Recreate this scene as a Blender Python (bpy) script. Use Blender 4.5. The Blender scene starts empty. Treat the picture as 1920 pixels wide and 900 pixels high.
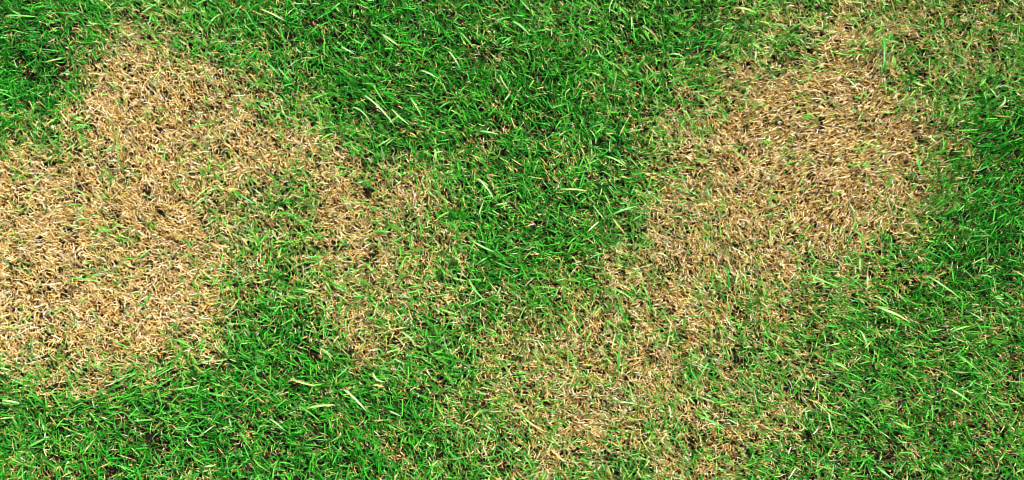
import bpy, math
import numpy as np
from mathutils import Vector, Matrix

RNG = np.random.default_rng(20240611)
scene = bpy.context.scene
C = scene.collection

# ------------------------------------------------------------------ camera
PX_W, PX_H = 1920.0, 900.0
TILT = math.radians(12.0)          # the lens looks almost straight down, tipped a little away
CAM_H = 1.35
FRAME_W = 1.20                     # metres of lawn across the picture
DIST = CAM_H / math.cos(TILT)
cam_d = bpy.data.cameras.new("camera")
cam = bpy.data.objects.new("camera", cam_d)
C.objects.link(cam)
cam.location = (0.0, -CAM_H * math.tan(TILT), CAM_H)
cam.rotation_euler = (TILT, 0.0, 0.0)
cam_d.sensor_width = 36.0
cam_d.lens = 18.0 / (FRAME_W * 0.5 / DIST)
cam_d.clip_start = 0.01
cam_d.clip_end = 500.0
scene.camera = cam

# ------------------------------------------------------------------ light
SUN_EL = math.radians(52.0)
SUN_AZ = math.radians(52.0)        # compass style: from +Y (top of picture) towards +X (right)
world = bpy.data.worlds.new("World")
scene.world = world
world.use_nodes = True
wt = world.node_tree
wt.nodes.clear()
w_out = wt.nodes.new("ShaderNodeOutputWorld")
w_bg = wt.nodes.new("ShaderNodeBackground")
w_sky = wt.nodes.new("ShaderNodeTexSky")
w_sky.sky_type = 'NISHITA'
w_sky.sun_disc = False
w_sky.sun_elevation = SUN_EL
w_sky.sun_rotation = SUN_AZ
w_bg.inputs['Strength'].default_value = 0.05
wt.links.new(w_sky.outputs[0], w_bg.inputs['Color'])
wt.links.new(w_bg.outputs[0], w_out.inputs['Surface'])

sun_d = bpy.data.lights.new("sun", 'SUN')
sun_d.energy = 5.0
sun_d.angle = math.radians(0.5)
sun_d.color = (1.0, 0.95, 0.87)
sun = bpy.data.objects.new("sun", sun_d)
C.objects.link(sun)
to_sun = Vector((math.sin(SUN_AZ) * math.cos(SUN_EL), math.cos(SUN_AZ) * math.cos(SUN_EL), math.sin(SUN_EL)))
sun.location = to_sun * 8.0
sun.rotation_euler = to_sun.to_track_quat('Z', 'Y').to_euler()

vs = scene.view_settings
vs.view_transform = 'Standard'
vs.look = 'None'
vs.exposure = 1.25
vs.gamma = 1.0
vs.use_curve_mapping = False
scene.cycles.max_bounces = 6
scene.cycles.diffuse_bounces = 3
scene.cycles.glossy_bounces = 2
scene.cycles.transmission_bounces = 3
scene.cycles.filter_width = 1.0

# ------------------------------------------------------------------ photo <-> lawn
F_PX = PX_W * 0.5 / (FRAME_W * 0.5 / DIST)
CY, CZ = -CAM_H * math.tan(TILT), CAM_H
CT, ST = math.cos(TILT), math.sin(TILT)


def to_px(x, y, z=0.012):
    dx, dy, dz = x, y - CY, z - CZ
    u = dx
    v = dy * CT + dz * ST
    d = -(-dy * ST + dz * CT)
    return PX_W / 2 + F_PX * u / d, PX_H / 2 - F_PX * v / d


def to_lawn(px, py, z=0.012):
    a = (px - PX_W / 2) / F_PX
    b = (PX_H / 2 - py) / F_PX
    dx, dy, dz = a, b * CT + ST, b * ST - CT
    t = (z - CZ) / dz
    return a * t, CY + dy * t


# how much of the sward has died, read off the lawn in 60 x 56 px cells (0 living .. 9 dead)
DEAD = np.array([[int(c) for c in r] for r in (
    "00013100" "00000001" "01010013" "23755342",
    "00166421" "00000011" "10010014" "16852332",
    "00389774" "21000001" "00111147" "58972332",
    "00599998" "43000001" "00111457" "89986420",
    "23589889" "87311111" "11012678" "89998510",
    "77678889" "97653221" "11124768" "89998400",
    "99878965" "33876311" "01124779" "99987200",
    "99979875" "34875311" "00116768" "99886100",
    "99878994" "24774431" "00247777" "87522210",
    "88868993" "12655322" "12246755" "54422111",
    "78999860" "01454333" "35664654" "54332222",
    "76898420" "01463123" "57556643" "33332232",
    "24664100" "00122124" "57666543" "53232223",
    "01110000" "10000224" "56775655" "64232234",
    "11101000" "00121122" "46543566" "63223333",
    "11100110" "00002111" "46323652" "23213211")], float) / 9.0
DEAD[10:, 25:] *= 0.50
DEAD[12:, 21:25] *= 0.80
DEAD[4:10, 6:9] *= 0.85
# how tall, thick and deep green the living turf is, in 120 x 112 px cells
LUSH = np.array([[int(c) for c in r] for r in (
    "9856777765553334",
    "9734677886543345",
    "8433456776333368",
    "3333445665333478",
    "3334444665333468",
    "3345554543344556",
    "6667765543334555",
    "7777776544444566")], float) / 9.0


def grid_at(g, px, py):
    h, w = g.shape
    gx = np.clip(px / PX_W * w - 0.5, 0, w - 1.001)
    gy = np.clip(py / PX_H * h - 0.5, 0, h - 1.001)
    ix, iy = gx.astype(int), gy.astype(int)
    fx, fy = gx - ix, gy - iy
    fx, fy = fx * fx * (3 - 2 * fx), fy * fy * (3 - 2 * fy)
    ix1, iy1 = np.minimum(ix + 1, w - 1), np.minimum(iy + 1, h - 1)
    return (g[iy, ix] * (1 - fx) + g[iy, ix1] * fx) * (1 - fy) + (g[iy1, ix] * (1 - fx) + g[iy1, ix1] * fx) * fy


_TAB = np.random.default_rng(5).random((256, 256))


def vnoise(x, y, s, o=0):
    gx, gy = x / s + 91.3 + o * 17.7, y / s + 47.1 + o * 31.9
    ix, iy = np.floor(gx).astype(int), np.floor(gy).astype(int)
    fx, fy = gx - ix, gy - iy
    fx, fy = fx * fx * (3 - 2 * fx), fy * fy * (3 - 2 * fy)
    a, b = _TAB[iy % 256, ix % 256], _TAB[iy % 256, (ix + 1) % 256]
    c, d = _TAB[(iy + 1) % 256, ix % 256], _TAB[(iy + 1) % 256, (ix + 1) % 256]
    return (a * (1 - fx) + b * fx) * (1 - fy) + (c * (1 - fx) + d * fx) * fy


def dead_at(x, y):
    px, py = to_px(x, y)
    px = px + 55 * (vnoise(x, y, 0.035, 1) - 0.5) + 34 * (vnoise(x, y, 0.013, 2) - 0.5)
    py = py + 55 * (vnoise(x, y, 0.035, 3) - 0.5) + 34 * (vnoise(x, y, 0.013, 4) - 0.5)
    return np.clip(1.06 * grid_at(DEAD, px, py) + 0.30 * (vnoise(x, y, 0.018, 5) - 0.5), 0, 1)


def lush_at(x, y):
    px, py = to_px(x, y)
    return np.clip(grid_at(LUSH, px, py) + 0.25 * (vnoise(x, y, 0.05, 6) - 0.5), 0, 1)


def ground_z(x, y):
    return 0.010 * (vnoise(x, y, 0.16, 7) - 0.5) + 0.007 * (vnoise(x, y, 0.04, 8) - 0.5) + 0.004 * (vnoise(x, y, 0.012, 9) - 0.5)


# bare dark gaps one sees in the sward (photo px, radius px)
GAPS = [(147, 383, 12), (168, 372, 9), (1566, 321, 10), (1556, 338, 8), (120, 548, 9), (425, 612, 8), (755, 268, 11),
        (590, 338, 9), (530, 325, 7), (1650, 188, 8), (235, 130, 9), (215, 108, 8), (1120, 545, 6), (870, 520, 6), (958, 520, 10),
        (1320, 715, 7), (300, 405, 6), (232, 622, 8), (1480, 770, 7), (1050, 740, 6), (90, 100, 13), (135, 60, 13),
        (1145, 365, 9), (1020, 150, 10), (1030, 60, 8), (560, 700, 10), (640, 560, 6), (60, 55, 12), (110, 112, 12),
        (700, 320, 7), (1225, 645, 7), (1275, 615, 6), (915, 215, 7), (65, 415, 6), (240, 345, 8), (220, 400, 7), (690, 368, 7)]


def in_gap(x, y):
    px, py = to_px(x, y, 0.005)
    m = np.zeros(len(x), bool)
    for gx, gy, r in GAPS:
        m |= (px - gx) ** 2 + (py - gy) ** 2 < (0.72 * r) ** 2
    return m


# ------------------------------------------------------------------ blades
def strips(root, phi, length, width, th0, curl, bend, roll, fold, prof, segs, tint, floor=0.0015):
    """Folded leaf strips grown from their roots; returns verts, quads, tint and position along the blade."""
    n = len(phi)
    rim = (np.abs(root[:, 0]) > 0.74) | (np.abs(root[:, 1]) > 0.43)
    width, length = np.where(rim, width * 1.5, width), np.where(rim, length * 1.15, length)
    P = np.empty((n, segs + 1, 3))
    T = np.empty((n, segs + 1, 3))
    P[:, 0] = root
    for k in range(segs + 1):
        f = k / segs
        th = np.minimum(th0 + curl * f ** 1.3, 1.85)
        ph = phi + bend * f
        T[:, k] = np.stack((np.sin(th) * np.cos(ph), np.sin(th) * np.sin(ph), np.cos(th)), 1)
        if k < segs:
            P[:, k + 1] = P[:, k] + T[:, k] * (length / segs)[:, None]
    low = ground_z(P[:, :, 0], P[:, :, 1]) + floor
    P[:, 1:, 2] = np.maximum(P[:, 1:, 2], low[:, 1:])
    return ribbon(P, T, width, roll, fold, prof, tint)


def ribbon(P, T, width, roll, fold, prof, tint):
    n, m, _ = P.shape
    H = np.stack((-T[:, :, 1], T[:, :, 0], np.zeros((n, m))), 2)
    ln = np.linalg.norm(H, axis=2, keepdims=True)
    H = np.where(ln > 1e-5, H / np.maximum(ln, 1e-5), np.array([1.0, 0, 0]))
    N = np.cross(T, H)
    f = np.linspace(0, 1, m)[None, :, None]
    r = (roll[:, 0][:, None, None] + roll[:, 1][:, None, None] * f)
    S = H * np.cos(r) + N * np.sin(r)
    U = np.cross(T, S)
    wv = (width[:, None] * np.asarray(prof)[None, :])[:, :, None] * 0.5
    V = np.empty((n, m, 3, 3))
    V[:, :, 0] = P - S * wv
    V[:, :, 1] = P - U * wv * fold[:, None, None]
    V[:, :, 2] = P + S * wv
    base = (np.arange(n) * m * 3)[:, None, None] + (np.arange(m - 1) * 3)[None, :, None]
    q = []
    for c in (0, 1):
        q.append(np.stack((base + c, base + c + 1, base + c + 4, base + c + 3), -1))
    Q = np.concatenate(q, 2).reshape(-1, 4)
    tn = np.repeat(tint, m * 3)
    al = np.tile(np.repeat(np.linspace(0, 1, m), 3), n)
    # leaves near the dead patches are dying back from the tip
    dd = dead_at(P[:, 0, 0], P[:, 0, 1])
    back = np.where(RNG.random(n) < .04 + .8 * dd * (1 - dd), RNG.uniform(.15, .8, n), 0.0)
    dry = np.clip((al - (1 - np.repeat(back, m * 3))) * 4.0, 0, 1)
    return V.reshape(-1, 3), Q, tn, al, dry


def merge(sets):
    vs_, qs, ts, als, ds, o = [], [], [], [], [], 0
    for v, q, t, a, d in sets:
        vs_.append(v); qs.append(q + o); ts.append(t); als.append(a); ds.append(d); o += len(v)
    return tuple(np.concatenate(k) for k in (vs_, qs, ts, als, ds))


def mesh_from(name, v, q, t=None, a=None, dry=None, mat=None):
    me = bpy.data.meshes.new(name)
    me.vertices.add(len(v))
    me.vertices.foreach_set("co", np.ascontiguousarray(v, np.float32).ravel())
    me.loops.add(q.size)
    me.loops.foreach_set("vertex_index", np.ascontiguousarray(q, np.int32).ravel())
    me.polygons.add(len(q))
    me.polygons.foreach_set("loop_start", np.arange(0, q.size, 4, dtype=np.int32))
    me.update(calc_edges=True)
    me.polygons.foreach_set("use_smooth", np.ones(len(q), bool))
    for nm, arr in (("tint", t), ("along", a), ("dry", dry)):
        if arr is not None:
            at = me.attributes.new(nm, 'FLOAT', 'POINT')
            at.data.foreach_set("value", np.ascontiguousarray(arr, np.float32))
    me.validate()
    if mat:
        me.materials.append(mat)
    return me


def link(name, me, label=None, kind=None, category=None, group=None):
    o = bpy.data.objects.new(name, me)
    C.objects.link(o)
    for k, val in (("label", label), ("kind", kind), ("category", category), ("group", group)):
        if val:
            o[k] = val
    return o


# ------------------------------------------------------------------ materials
def leaf_material(name, stops, root_col, translucent, gloss, rough, tuft_hues, dying=True):
    m = bpy.data.materials.new(name)
    m.use_nodes = True
    t = m.node_tree
    t.nodes.clear()
    N, L = t.nodes.new, t.links.new
    out = N("ShaderNodeOutputMaterial")
    at = N("ShaderNodeAttribute"); at.attribute_name = "tint"
    al = N("ShaderNodeAttribute"); al.attribute_name = "along"
    ramp = N("ShaderNodeValToRGB")
    cr = ramp.color_ramp
    while len(cr.elements) > 1:
        cr.elements.remove(cr.elements[-1])
    cr.elements[0].position, cr.elements[0].color = stops[0][0], (*stops[0][1], 1)
    for p, c in stops[1:]:
        e = cr.elements.new(p)
        e.color = (*c, 1)
    L(at.outputs['Fac'], ramp.inputs['Fac'])
    # fine mottling of the leaf itself
    geo = N("ShaderNodeNewGeometry")
    nz = N("ShaderNodeTexNoise"); nz.inputs['Scale'].default_value = 420.0; nz.inputs['Detail'].default_value = 2.0
    L(geo.outputs['Position'], nz.inputs['Vector'])
    mr = N("ShaderNodeMapRange"); mr.inputs['To Min'].default_value = 0.72; mr.inputs['To Max'].default_value = 1.25
    mr.inputs['From Min'].default_value = 0.3; mr.inputs['From Max'].default_value = 0.7
    L(nz.outputs['Fac'], mr.inputs['Value'])
    mul = N("ShaderNodeMix"); mul.data_type = 'RGBA'; mul.blend_type = 'MULTIPLY'; mul.inputs[0].default_value = 1.0
    L(ramp.outputs['Color'], mul.inputs[6]); L(mr.outputs['Result'], mul.inputs[7])
    # tufts of different age and kind differ a little in hue
    n2 = N("ShaderNodeTexNoise"); n2.inputs['Scale'].default_value = 38.0; n2.inputs['Detail'].default_value = 2.0
    L(geo.outputs['Position'], n2.inputs['Vector'])
    hue = N("ShaderNodeValToRGB")
    for e, p, c in zip(hue.color_ramp.elements, (0.34, 0.66), tuft_hues):
        e.position, e.color = p, (*c, 1)
    L(n2.outputs['Fac'], hue.inputs['Fac'])
    mh = N("ShaderNodeMix"); mh.data_type = 'RGBA'; mh.blend_type = 'MULTIPLY'; mh.inputs[0].default_value = 1.0
    L(mul.outputs[2], mh.inputs[6]); L(hue.outputs['Color'], mh.inputs[7])
    mul = mh
    # the sheath at the foot of a leaf is bleached
    rb = N("ShaderNodeMapRange"); rb.inputs['From Min'].default_value = 0.28; rb.inputs['From Max'].default_value = 0.0
    rb.inputs['To Min'].default_value = 0.0; rb.inputs['To Max'].default_value = 0.8
    L(al.outputs['Fac'], rb.inputs['Value'])
    mx = N("ShaderNodeMix"); mx.data_type = 'RGBA'
    L(rb.outputs['Result'], mx.inputs[0]); L(mul.outputs[2], mx.inputs[6]); mx.inputs[7].default_value = (*root_col, 1)
    dr = N("ShaderNodeAttribute"); dr.attribute_name = "dry" if dying else "unused"
    md = N("ShaderNodeMix"); md.data_type = 'RGBA'
    L(dr.outputs['Fac'], md.inputs[0]); L(mx.outputs[2], md.inputs[6]); md.inputs[7].default_value = (0.52, 0.38, 0.12, 1)
    mx = md
    bs = N("ShaderNodeBsdfPrincipled")
    bs.inputs['Roughness'].default_value = rough
    bs.inputs['Specular IOR Level'].default_value = gloss
    L(mx.outputs[2], bs.inputs['Base Color'])
    tr = N("ShaderNodeBsdfTranslucent")
    L(mx.outputs[2], tr.inputs['Color'])
    mix = N("ShaderNodeMixShader"); mix.inputs['Fac'].default_value = translucent
    L(bs.outputs[0], mix.inputs[1]); L(tr.outputs[0], mix.inputs[2])
    L(mix.outputs[0], out.inputs['Surface'])
    return m


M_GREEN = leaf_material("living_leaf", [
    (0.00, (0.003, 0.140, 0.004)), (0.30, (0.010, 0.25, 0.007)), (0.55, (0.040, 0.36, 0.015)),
    (0.75, (0.110, 0.44, 0.040)), (0.88, (0.20, 0.48, 0.090)), (1.00, (0.38, 0.56, 0.22))],  # palest greens put bright highlights into the leaf colour
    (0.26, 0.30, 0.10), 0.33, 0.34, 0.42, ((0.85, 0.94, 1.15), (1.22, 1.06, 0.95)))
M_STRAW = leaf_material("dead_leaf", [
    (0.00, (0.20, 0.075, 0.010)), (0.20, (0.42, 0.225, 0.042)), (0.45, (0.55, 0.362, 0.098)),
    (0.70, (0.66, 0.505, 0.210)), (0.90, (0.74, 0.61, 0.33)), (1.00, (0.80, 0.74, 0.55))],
    (0.42, 0.24, 0.06), 0.20, 0.22, 0.6, ((0.90, 0.91, 0.98), (1.05, 1.04, 1.0)), dying=False)


def soil_material():
    m = bpy.data.materials.new("dark_topsoil")
    m.use_nodes = True
    t = m.node_tree
    N, L = t.nodes.new, t.links.new
    bs = t.nodes["Principled BSDF"]
    tc = N("ShaderNodeTexCoord")
    nz = N("ShaderNodeTexNoise"); nz.inputs['Scale'].default_value = 90.0; nz.inputs['Detail'].default_value = 8.0
    L(tc.outputs['Object'], nz.inputs['Vector'])
    r = N("ShaderNodeValToRGB")
    r.color_ramp.elements[0].color = (0.004, 0.0028, 0.0018, 1)  # soil colour taken darker than real earth to deepen shadow in the gaps
    r.color_ramp.elements[1].color = (0.018, 0.011, 0.006, 1)
    L(nz.outputs['Fac'], r.inputs['Fac']); L(r.outputs['Color'], bs.inputs['Base Color'])
    bs.inputs['Roughness'].default_value = 0.95
    bs.inputs['Specular IOR Level'].default_value = 0.1
    bp = N("ShaderNodeBump"); bp.inputs['Strength'].default_value = 0.6; bp.inputs['Distance'].default_value = 0.004
    L(nz.outputs['Fac'], bp.inputs['Height']); L(bp.outputs['Normal'], bs.inputs['Normal'])
    return m


M_SOIL = soil_material()

# ------------------------------------------------------------------ ground: one sheet out to the horizon
EX, EY = 1.05, 0.72                 # half size of the planted lawn
inner_x = np.linspace(-EX - 0.1, EX + 0.1, 301)
inner_y = np.linspace(-EY - 0.1, EY + 0.1, 221)
far = np.array([2.0, 5.0, 15.0, 60.0, 200.0])
gx = np.concatenate((-far[::-1], inner_x, far))
gy = np.concatenate((-far[::-1], inner_y, far))
X, Y = np.meshgrid(gx, gy)
Z = ground_z(X, Y)
nx, ny = len(gx), len(gy)
idx = np.arange(nx * ny).reshape(ny, nx)
quads = np.stack((idx[:-1, :-1], idx[:-1, 1:], idx[1:, 1:], idx[1:, :-1]), -1).reshape(-1, 4)
link("ground", mesh_from("ground", np.stack((X, Y, Z), -1).reshape(-1, 3), quads, mat=M_SOIL),
     "dark brown topsoil showing in the gaps between the grass blades", "structure")


# ------------------------------------------------------------------ lie of the grass
def lie(x, y):
    """Main direction the leaf tips lean towards (radians) and how strongly they agree."""
    px, py = to_px(x, y)
    a = np.full(len(x), math.radians(-40.0))
    s = np.full(len(x), 0.30)
    # straw of the right-hand patch is combed down to the left
    w = np.exp(-(((px - 1570) / 190) ** 2 + ((py - 250) / 210) ** 2))
    a = np.where(w > 0.35, math.radians(208.0), a)
    s = np.maximum(s, 0.88 * w)
    # turf in the upper middle and lower middle leans down to the right
    for cx, cy, rx, ry, st in ((800, 200, 330, 210, .55), (1000, 430, 260, 160, .4), (640, 740, 300, 160, .5), (1680, 660, 300, 190, .5)):
        s = np.maximum(s, st * np.exp(-(((px - cx) / rx) ** 2 + ((py - cy) / ry) ** 2)))
    # right edge and far upper right lean up to the right
    w2 = np.exp(-(((px - 1380) / 120) ** 2 + ((py - 80) / 120) ** 2)) + np.exp(-(((px - 1840) / 120) ** 2 + ((py - 330) / 200) ** 2))
    a = np.where(w2 > 0.4, math.radians(28.0), a)
    s = np.where(w2 > 0.4, 0.45, s)
    a = a + 1.2 * (vnoise(x, y, 0.09, 11) - 0.5)
    return a, s


def azimuth(x, y, flip=0.25):
    n = len(x)
    a, s = lie(x, y)
    ph = RNG.random(n) * 2 * math.pi
    go = RNG.random(n) < s
    al = a + RNG.normal(0, 0.44, n) + np.where(RNG.random(n) < flip, math.pi, 0.0)
    return np.where(go, al, ph)


def outer(x, y):
    return (np.abs(x) > 0.74) | (np.abs(y) > 0.43)


def scatter(n, keep):
    x = (RNG.random(n) * 2 - 1) * EX
    y = (RNG.random(n) * 2 - 1) * EY
    k = RNG.random(n) < keep(x, y) * np.where(outer(x, y), 0.5, 1.0)
    x, y = x[k], y[k]
    return x, y


def roots(x, y, up=0.0):
    return np.stack((x, y, ground_z(x, y) + up), 1)


# ------------------------------------------------------------------ living turf
green = []
AREA = 4 * EX * EY                   # m2


def green_keep(x, y):
    d, l = dead_at(x, y), lush_at(x, y)
    g = np.clip(1.13 - 1.17 * d, 0.0, 1.0) * (0.85 + 0.22 * l)
    g = np.maximum(g, 0.035)
    tuft = vnoise(x, y, 0.007, 12) * 0.75 + vnoise(x, y, 0.024, 13) * 0.25
    g *= np.clip(0.22 + 2.1 * (tuft - 0.24), 0.18, 1.3)
    g[in_gap(x, y)] = 0
    return np.clip(g, 0, 1)


# short under-leaves, tinted darker to put shade low in the turf
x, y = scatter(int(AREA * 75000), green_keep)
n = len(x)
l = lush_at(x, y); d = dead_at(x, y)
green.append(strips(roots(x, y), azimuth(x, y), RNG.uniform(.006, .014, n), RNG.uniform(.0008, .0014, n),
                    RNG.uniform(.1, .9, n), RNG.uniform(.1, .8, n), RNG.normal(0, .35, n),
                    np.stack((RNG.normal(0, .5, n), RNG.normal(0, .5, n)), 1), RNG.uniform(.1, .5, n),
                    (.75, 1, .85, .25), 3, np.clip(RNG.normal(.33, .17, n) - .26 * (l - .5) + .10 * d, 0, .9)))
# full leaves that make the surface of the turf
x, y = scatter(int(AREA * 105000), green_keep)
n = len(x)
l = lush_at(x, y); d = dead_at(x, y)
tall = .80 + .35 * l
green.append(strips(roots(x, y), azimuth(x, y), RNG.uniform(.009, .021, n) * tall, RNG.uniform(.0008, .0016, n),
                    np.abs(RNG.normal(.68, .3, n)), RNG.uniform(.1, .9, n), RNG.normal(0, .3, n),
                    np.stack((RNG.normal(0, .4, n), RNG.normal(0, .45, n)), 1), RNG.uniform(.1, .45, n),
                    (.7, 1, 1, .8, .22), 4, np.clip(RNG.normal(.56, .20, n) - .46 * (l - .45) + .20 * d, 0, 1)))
# long leaves laid over by the mower, tinted paler to paint in sunlit highlights
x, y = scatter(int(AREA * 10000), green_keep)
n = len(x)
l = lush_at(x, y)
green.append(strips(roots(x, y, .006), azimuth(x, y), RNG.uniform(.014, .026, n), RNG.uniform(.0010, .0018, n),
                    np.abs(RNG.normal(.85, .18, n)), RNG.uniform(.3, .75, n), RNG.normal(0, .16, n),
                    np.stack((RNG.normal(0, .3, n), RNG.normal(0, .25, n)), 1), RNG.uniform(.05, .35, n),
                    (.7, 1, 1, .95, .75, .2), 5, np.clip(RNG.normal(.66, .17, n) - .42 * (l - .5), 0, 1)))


def stray_keep(x, y):
    d = dead_at(x, y)
    return np.where(in_gap(x, y), 0, np.clip(d, .1, 1) * np.clip(1.8 * (vnoise(x, y, .03, 14) - .25), 0.05, 1))


# thin leaves still alive in the dead patches
x, y = scatter(int(AREA * 11000), stray_keep)
n = len(x)
green.append(strips(roots(x, y, .003), azimuth(x, y), RNG.uniform(.009, .024, n), RNG.uniform(.0009, .0017, n),
                    np.abs(RNG.normal(.8, .3, n)), RNG.uniform(.1, .7, n), RNG.normal(0, .3, n),
                    np.stack((RNG.normal(0, .4, n), RNG.normal(0, .4, n)), 1), RNG.uniform(.1, .4, n),
                    (.7, 1, 1, .8, .2), 4, np.clip(RNG.normal(.70, .15, n), 0, 1)))


# ------------------------------------------------------------------ leaves measured off the photograph one by one
def laid_leaf(p0, p1, width, tint, arch=0.004, top=0.026, sag=0.25, side=0.0):
    """A leaf from its foot in the soil up to p0 and lying over to p1 (photo px)."""
    x0, y0 = to_lawn(*p0, top * .85)
    x1, y1 = to_lawn(*p1, top * .7)
    d = Vector((x1 - x0, y1 - y0, 0)); ln = d.length; d.normalize(); s = Vector((-d.y, d.x, 0))
    pts = []
    z0 = float(ground_z(np.array([x0]), np.array([y0]))[0])
    pts.append(Vector((x0, y0, 0)) - d * .006 + Vector((0, 0, z0)))
    pts.append(Vector((x0, y0, 0)) - d * .003 + Vector((0, 0, z0 + top * .55)))
    for k in range(7):
        f = k / 6
        h = z0 + top * (.88 + .35 * f - (.35 + sag) * f * f)
        pts.append(Vector((x0, y0, 0)) + d * (ln * f) + s * (side * 4 * f * (1 - f)) + Vector((0, 0, h)))
    P = np.array([[list(p) for p in pts]])
    T = np.gradient(P, axis=1)
    T /= np.linalg.norm(T, axis=2, keepdims=True)
    prof = (.5, .65, .85, 1, 1, 1, .92, .7, .16)
    return ribbon(P, T, np.array([width * (.78 if tint < .9 else .7)]), np.array([[RNG.normal(0, .15), RNG.normal(0, .2)]]), np.array([.22]), prof, np.array([tint]))


MORE_LEAVES = [  # foot, tip, width mm, tint
    (735, 205, 768, 234, 2.8, .98), (662, 200, 695, 232, 2.4, .95), (770, 185, 792, 220, 2.2, .9), (640, 87, 665, 100, 2.6, .92),
    (790, 132, 820, 145, 2.6, .95), (490, 195, 510, 220, 2.2, .9), (937, 140, 957, 172, 2.2, .95), (815, 280, 812, 310, 2.6, .85),
    (900, 245, 935, 250, 2.6, .9), (1255, 102, 1285, 108, 2.6, .9), (1375, 15, 1420, 25, 2.8, .88), (1137, 295, 1175, 315, 2.8, .88),
    (1050, 355, 1102, 357, 2.2, .85), (1310, 180, 1337, 215, 2.6, .75), (1150, 410, 1175, 440, 2.4, .9), (1142, 405, 1195, 385, 2.2, .8),
    (1875, 200, 1885, 175, 2.8, .9), (1717, 150, 1740, 157, 2.8, .85), (330, 730, 375, 722, 2.2, .85), (15, 855, 40, 870, 2.6, .9),
    (385, 875, 405, 872, 2.8, .95), (0, 690, 20, 695, 2.8, .95), (600, 652, 625, 670, 2.4, .95), (700, 700, 720, 715, 3.0, .97),
    (700, 722, 720, 725, 3.0, .93), (730, 770, 752, 780, 2.6, .97), (822, 577, 860, 590, 2.4, .85), (557, 542, 595, 547, 2.4, .85),
    (885, 450, 930, 472, 2.8, .85), (620, 530, 655, 547, 2.6, .35), (1205, 532, 1222, 580, 2.4, .4), (975, 775, 1025, 810, 2.6, .6),
    (1565, 680, 1595, 695, 2.8, .9), (1680, 790, 1715, 800, 2.8, .88), (1617, 775, 1650, 807, 2.6, .85), (1785, 622, 1825, 610, 2.4, .82),
    (1555, 775, 1565, 810, 2.4, .95), (1800, 665, 1840, 695, 2.4, .85), (415, 405, 436, 452, 2.0, .72), (1602, 430, 1625, 450, 2.4, .7),
    (487, 110, 530, 150, 2.8, .2), (1520, 420, 1500, 440, 2.2, .7), (380, 318, 378, 352, 2.2, .45), (272, 570, 282, 552, 2.2, .5),
    (1205, 50, 1238, 80, 2.6, .9), (700, 160, 722, 195, 2.2, .8), (862, 60, 890, 90, 2.4, .8), (560, 760, 600, 790, 2.6, .8)]
for a_, b_, c_, d_, w_, t_ in MORE_LEAVES:
    green.append(laid_leaf((a_, b_), (c_, d_), w_ / 1000, t_, side=RNG.normal(0, .0015)))

link("living_grass", mesh_from("living_grass", *merge(green), mat=M_GREEN),
     "lush saturated green turf of short mown blades around the dead patches", "stuff")


# ------------------------------------------------------------------ dead turf: four patches and the thatch under the living turf
def patch_of(x, y):
    px, py = to_px(x, y)
    c = np.full(len(x), 0)
    c = np.where((px < 840) & (py < 780), 1, c)                      # wide patch on the left
    c = np.where((px >= 1090) & (py < 640 - .22 * (px - 1090)) & (px - 1090 > (py - 700) * -.02), 2, c)   # right-hand patch
    c = np.where((px > 1640) & (py < 150), 4, c)                      # thin corner
    c = np.where((c == 0) & (px > 600) & (px < 1560) & (py > 480), 3, c)   # low middle
    return np.where(dead_at(x, y) > .34, c, 0)


def straw_keep(x, y):
    d, l = dead_at(x, y), lush_at(x, y)
    k = .12 + 1.06 * d - .05 * l
    k *= np.clip(.15 + 2.15 * (vnoise(x, y, .0045, 15) * .75 + vnoise(x, y, .014, 16) * .25 - .20), .10, 1.25)
    k[in_gap(x, y)] = 0
    return np.clip(k, 0, 1)


layers = []
# matted litter
x, y = scatter(int(AREA * 190000), straw_keep)
n = len(x)
layers.append((x, y, strips(roots(x, y, .001), azimuth(x, y, .5), RNG.uniform(.003, .007, n), RNG.uniform(.0006, .0010, n),
                            RNG.uniform(.5, 1.4, n), RNG.uniform(.0, .8, n), RNG.normal(0, .9, n),
                            np.stack((RNG.normal(0, .6, n), RNG.normal(0, .8, n)), 1), RNG.uniform(.1, .6, n),
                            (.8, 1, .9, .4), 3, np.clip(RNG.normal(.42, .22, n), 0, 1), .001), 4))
# standing dead leaves
x, y = scatter(int(AREA * 270000), straw_keep)
n = len(x)
dd = dead_at(x, y)
layers.append((x, y, strips(roots(x, y, .001), azimuth(x, y, .3), RNG.uniform(.0055, .0135, n) * (.8 + .2 * dd), RNG.uniform(.0006, .0011, n),
                            np.abs(RNG.normal(.62, .3, n)), RNG.uniform(.2, 1.1, n), RNG.normal(0, .6, n),
                            np.stack((RNG.normal(0, .5, n), RNG.normal(0, .7, n)), 1), RNG.uniform(.1, .6, n),
                            (.8, 1, 1, .75, .25), 4, np.clip(RNG.normal(.62, .25, n), 0, 1)), 5))
# pale bleached wisps on top
x, y = scatter(int(AREA * 12000), straw_keep)
n = len(x)
layers.append((x, y, strips(roots(x, y, .005), azimuth(x, y, .4), RNG.uniform(.007, .016, n), RNG.uniform(.0006, .0010, n),
                            np.abs(RNG.normal(.95, .2, n)), RNG.uniform(.1, .7, n), RNG.normal(0, .4, n),
                            np.stack((RNG.normal(0, .4, n), RNG.normal(0, .5, n)), 1), RNG.uniform(.1, .5, n),
                            (.8, 1, 1, .8, .3), 4, np.clip(RNG.normal(.84, .12, n), 0, 1)), 5))

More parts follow.
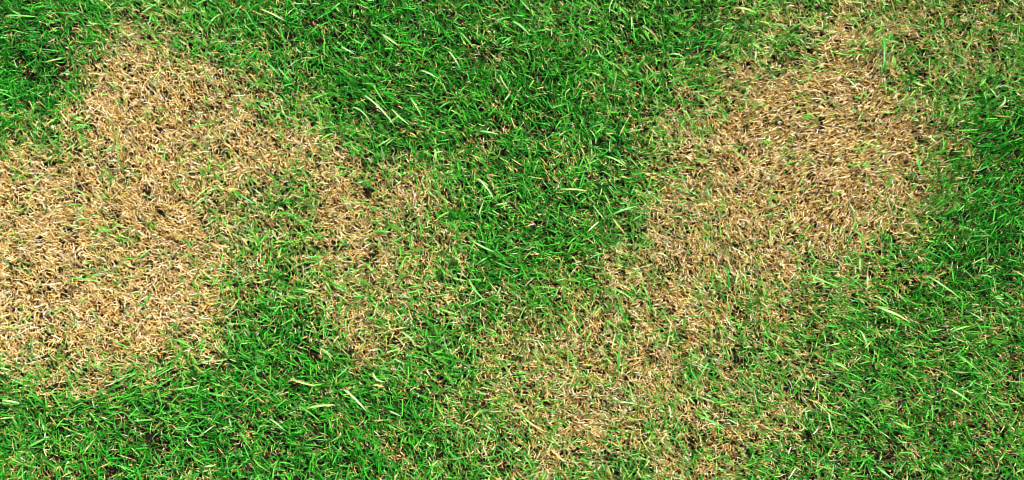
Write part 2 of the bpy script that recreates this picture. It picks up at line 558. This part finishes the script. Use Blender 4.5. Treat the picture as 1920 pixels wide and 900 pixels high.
PATCH = {
    0: ("thatch", "tan flecks of dry thatch scattered under the green turf"),
    1: ("dead_grass", "widest straw brown dead patch, reaching the left edge of the lawn"),
    2: ("dead_grass", "diamond shaped straw patch on the right with blades combed one way"),
    3: ("dead_grass", "ragged thin dead patch in the lower middle, mixed with green blades"),
    4: ("dead_grass", "sparse yellowish dead patch in the upper right corner"),
}
for pid, (name, label) in PATCH.items():
    sets = []
    for x, y, (v, q, t, a, dr), m in layers:
        sel = patch_of(x, y) == pid
        per = m * 3
        vsel = np.repeat(sel, per)
        nb = int(sel.sum())
        if nb == 0:
            continue
        new = np.cumsum(vsel) - 1
        qsel = q[vsel[q[:, 0]]]
        sets.append((v[vsel], new[qsel], t[vsel], a[vsel], dr[vsel]))
    link(name, mesh_from(name, *merge(sets), mat=M_STRAW), label, "stuff")

# ------------------------------------------------------------------ single blades that stand out
STAND_OUT = [  # foot, tip, width mm, tint, straw?, label
    (685, 180, 740, 236, 2.8, .99, 0, "longest pale green blade slanting down right on the turf right of the left dead patch"),
    (645, 730, 686, 771, 3.2, 1.0, 0, "brightest whitish green blade slanting down right on the lower left turf"),
    (717, 65, 748, 85, 3.2, .97, 0, "short thick whitish blade lying on the turf in the upper middle"),
    (545, 710, 592, 723, 2.8, .97, 0, "pale green blade lying almost level above the brightest blade of the lower left turf"),
    (575, 766, 628, 759, 2.6, .95, 0, "pale blade tipped slightly upward, left of the brightest blade at lower left"),
    (505, 785, 533, 808, 2.8, .96, 0, "pale blade slanting down right, lowest of the bright ones at lower left"),
    (490, 20, 536, 41, 2.8, .93, 0, "pale green blade lying near the top edge above the left dead patch"),
    (842, 95, 863, 126, 2.8, .96, 0, "whitish blade steeply slanting down right on the dark upper middle turf"),
    (897, 335, 926, 372, 3.2, .93, 0, "thick pale blade on the middle turf between the two largest dead patches"),
    (962, 40, 994, 66, 3.4, .90, 0, "wide pale green blade near the top edge in the middle of the lawn"),
    (1345, 320, 1362, 340, 2.6, .93, 0, "short pale green blade at the left rim of the diamond shaped dead patch"),
    (1370, 280, 1406, 308, 2.4, .82, 0, "thin light green blade crossing the left part of the diamond shaped dead patch"),
    (1660, 128, 1661, 62, 3.0, .28, 0, "upright dark green blade above the diamond shaped dead patch"),
    (1720, 290, 1735, 332, 2.8, .68, 0, "green blade hanging over the right rim of the diamond shaped dead patch"),
    (1590, 145, 1613, 168, 2.0, 1.0, 1, "whitish straight straw across the top of the diamond shaped dead patch"),
    (224, 306, 223, 232, 1.7, .80, 0, "thin olive stalk standing upright across the left dead patch"),
    (265, 182, 287, 138, 2.2, .97, 1, "pale straw leaning up right in the top of the left dead patch"),
    (78, 532, 114, 529, 2.6, 1.0, 1, "short whitish straw lying level in the lower left dead patch"),
    (130, 520, 193, 528, 2.4, .70, 0, "long green blade lying level across the lower left dead patch"),
    (442, 360, 484, 384, 2.8, .30, 0, "dark green blade slanting down right at the right rim of the left dead patch"),
    (10, 30, 70, 31, 2.8, .78, 0, "yellowish green blade lying level in the top left corner"),
    (5, 750, 36, 755, 3.2, .97, 0, "pale mint blade lying level at the left edge below the dead patch"),
    (752, 622, 781, 648, 3.0, .95, 0, "pale blade slanting down right below the small tan patch in the lower middle"),
    (880, 524, 911, 563, 2.8, .82, 0, "light green curved blade below the middle turf beside the small tan patch"),
    (1162, 570, 1176, 607, 3.0, .30, 0, "dark green upright blade in the ragged lower middle dead patch"),
    (1167, 630, 1160, 706, 1.9, .60, 0, "thin long green blade hanging straight down the ragged lower middle dead patch"),
    (1147, 540, 1191, 568, 2.6, .90, 0, "pale green blade at the top of the ragged lower middle dead patch"),
    (1360, 500, 1368, 543, 3.0, .32, 0, "dark green upright blade under the diamond shaped dead patch"),
    (1305, 775, 1362, 803, 2.6, .68, 0, "long green blade slanting down right at the lower right of the ragged dead patch"),
    (1010, 640, 1024, 668, 2.2, .98, 1, "pale straw leaning down right at the left end of the ragged dead patch"),
    (1035, 845, 1061, 866, 2.6, .98, 1, "pale tan straw near the bottom edge below the ragged dead patch"),
    (1650, 575, 1712, 603, 3.4, .93, 0, "longest thick pale blade of the lower right turf"),
    (1617, 620, 1633, 658, 2.8, .90, 0, "steep light green blade left of the longest pale blade's lower end at lower right"),
    (1740, 517, 1808, 563, 2.4, .80, 0, "long thin light green blade on the right turf below the dark green edge"),
    (1780, 727, 1826, 756, 2.6, .88, 0, "pale green blade on the lower right turf beside a tan bald spot"),
    (1515, 512, 1577, 537, 2.6, .72, 0, "green arched blade below the lower tip of the diamond shaped dead patch"),
]
for a_, b_, c_, d_, w_, t_, dry, lab in STAND_OUT:
    v, q, t, a, dr = laid_leaf((a_, b_), (c_, d_), w_ / 1000 * (.7 if dry else 1), t_ - (.05 if dry else 0), side=float(RNG.normal(0, .0015)), top=.019 if dry else .028)
    foot = v[1].copy()
    nm = "dead_blade" if dry else "grass_blade"
    o = link(nm, mesh_from(nm, v - foot, q, t, a, dr * 0, M_STRAW if dry else M_GREEN), lab, None,
             "straw" if dry else "grass blade", "single straws that stand out" if dry else "single blades that stand out from the lawn")
    o.location = foot.tolist()
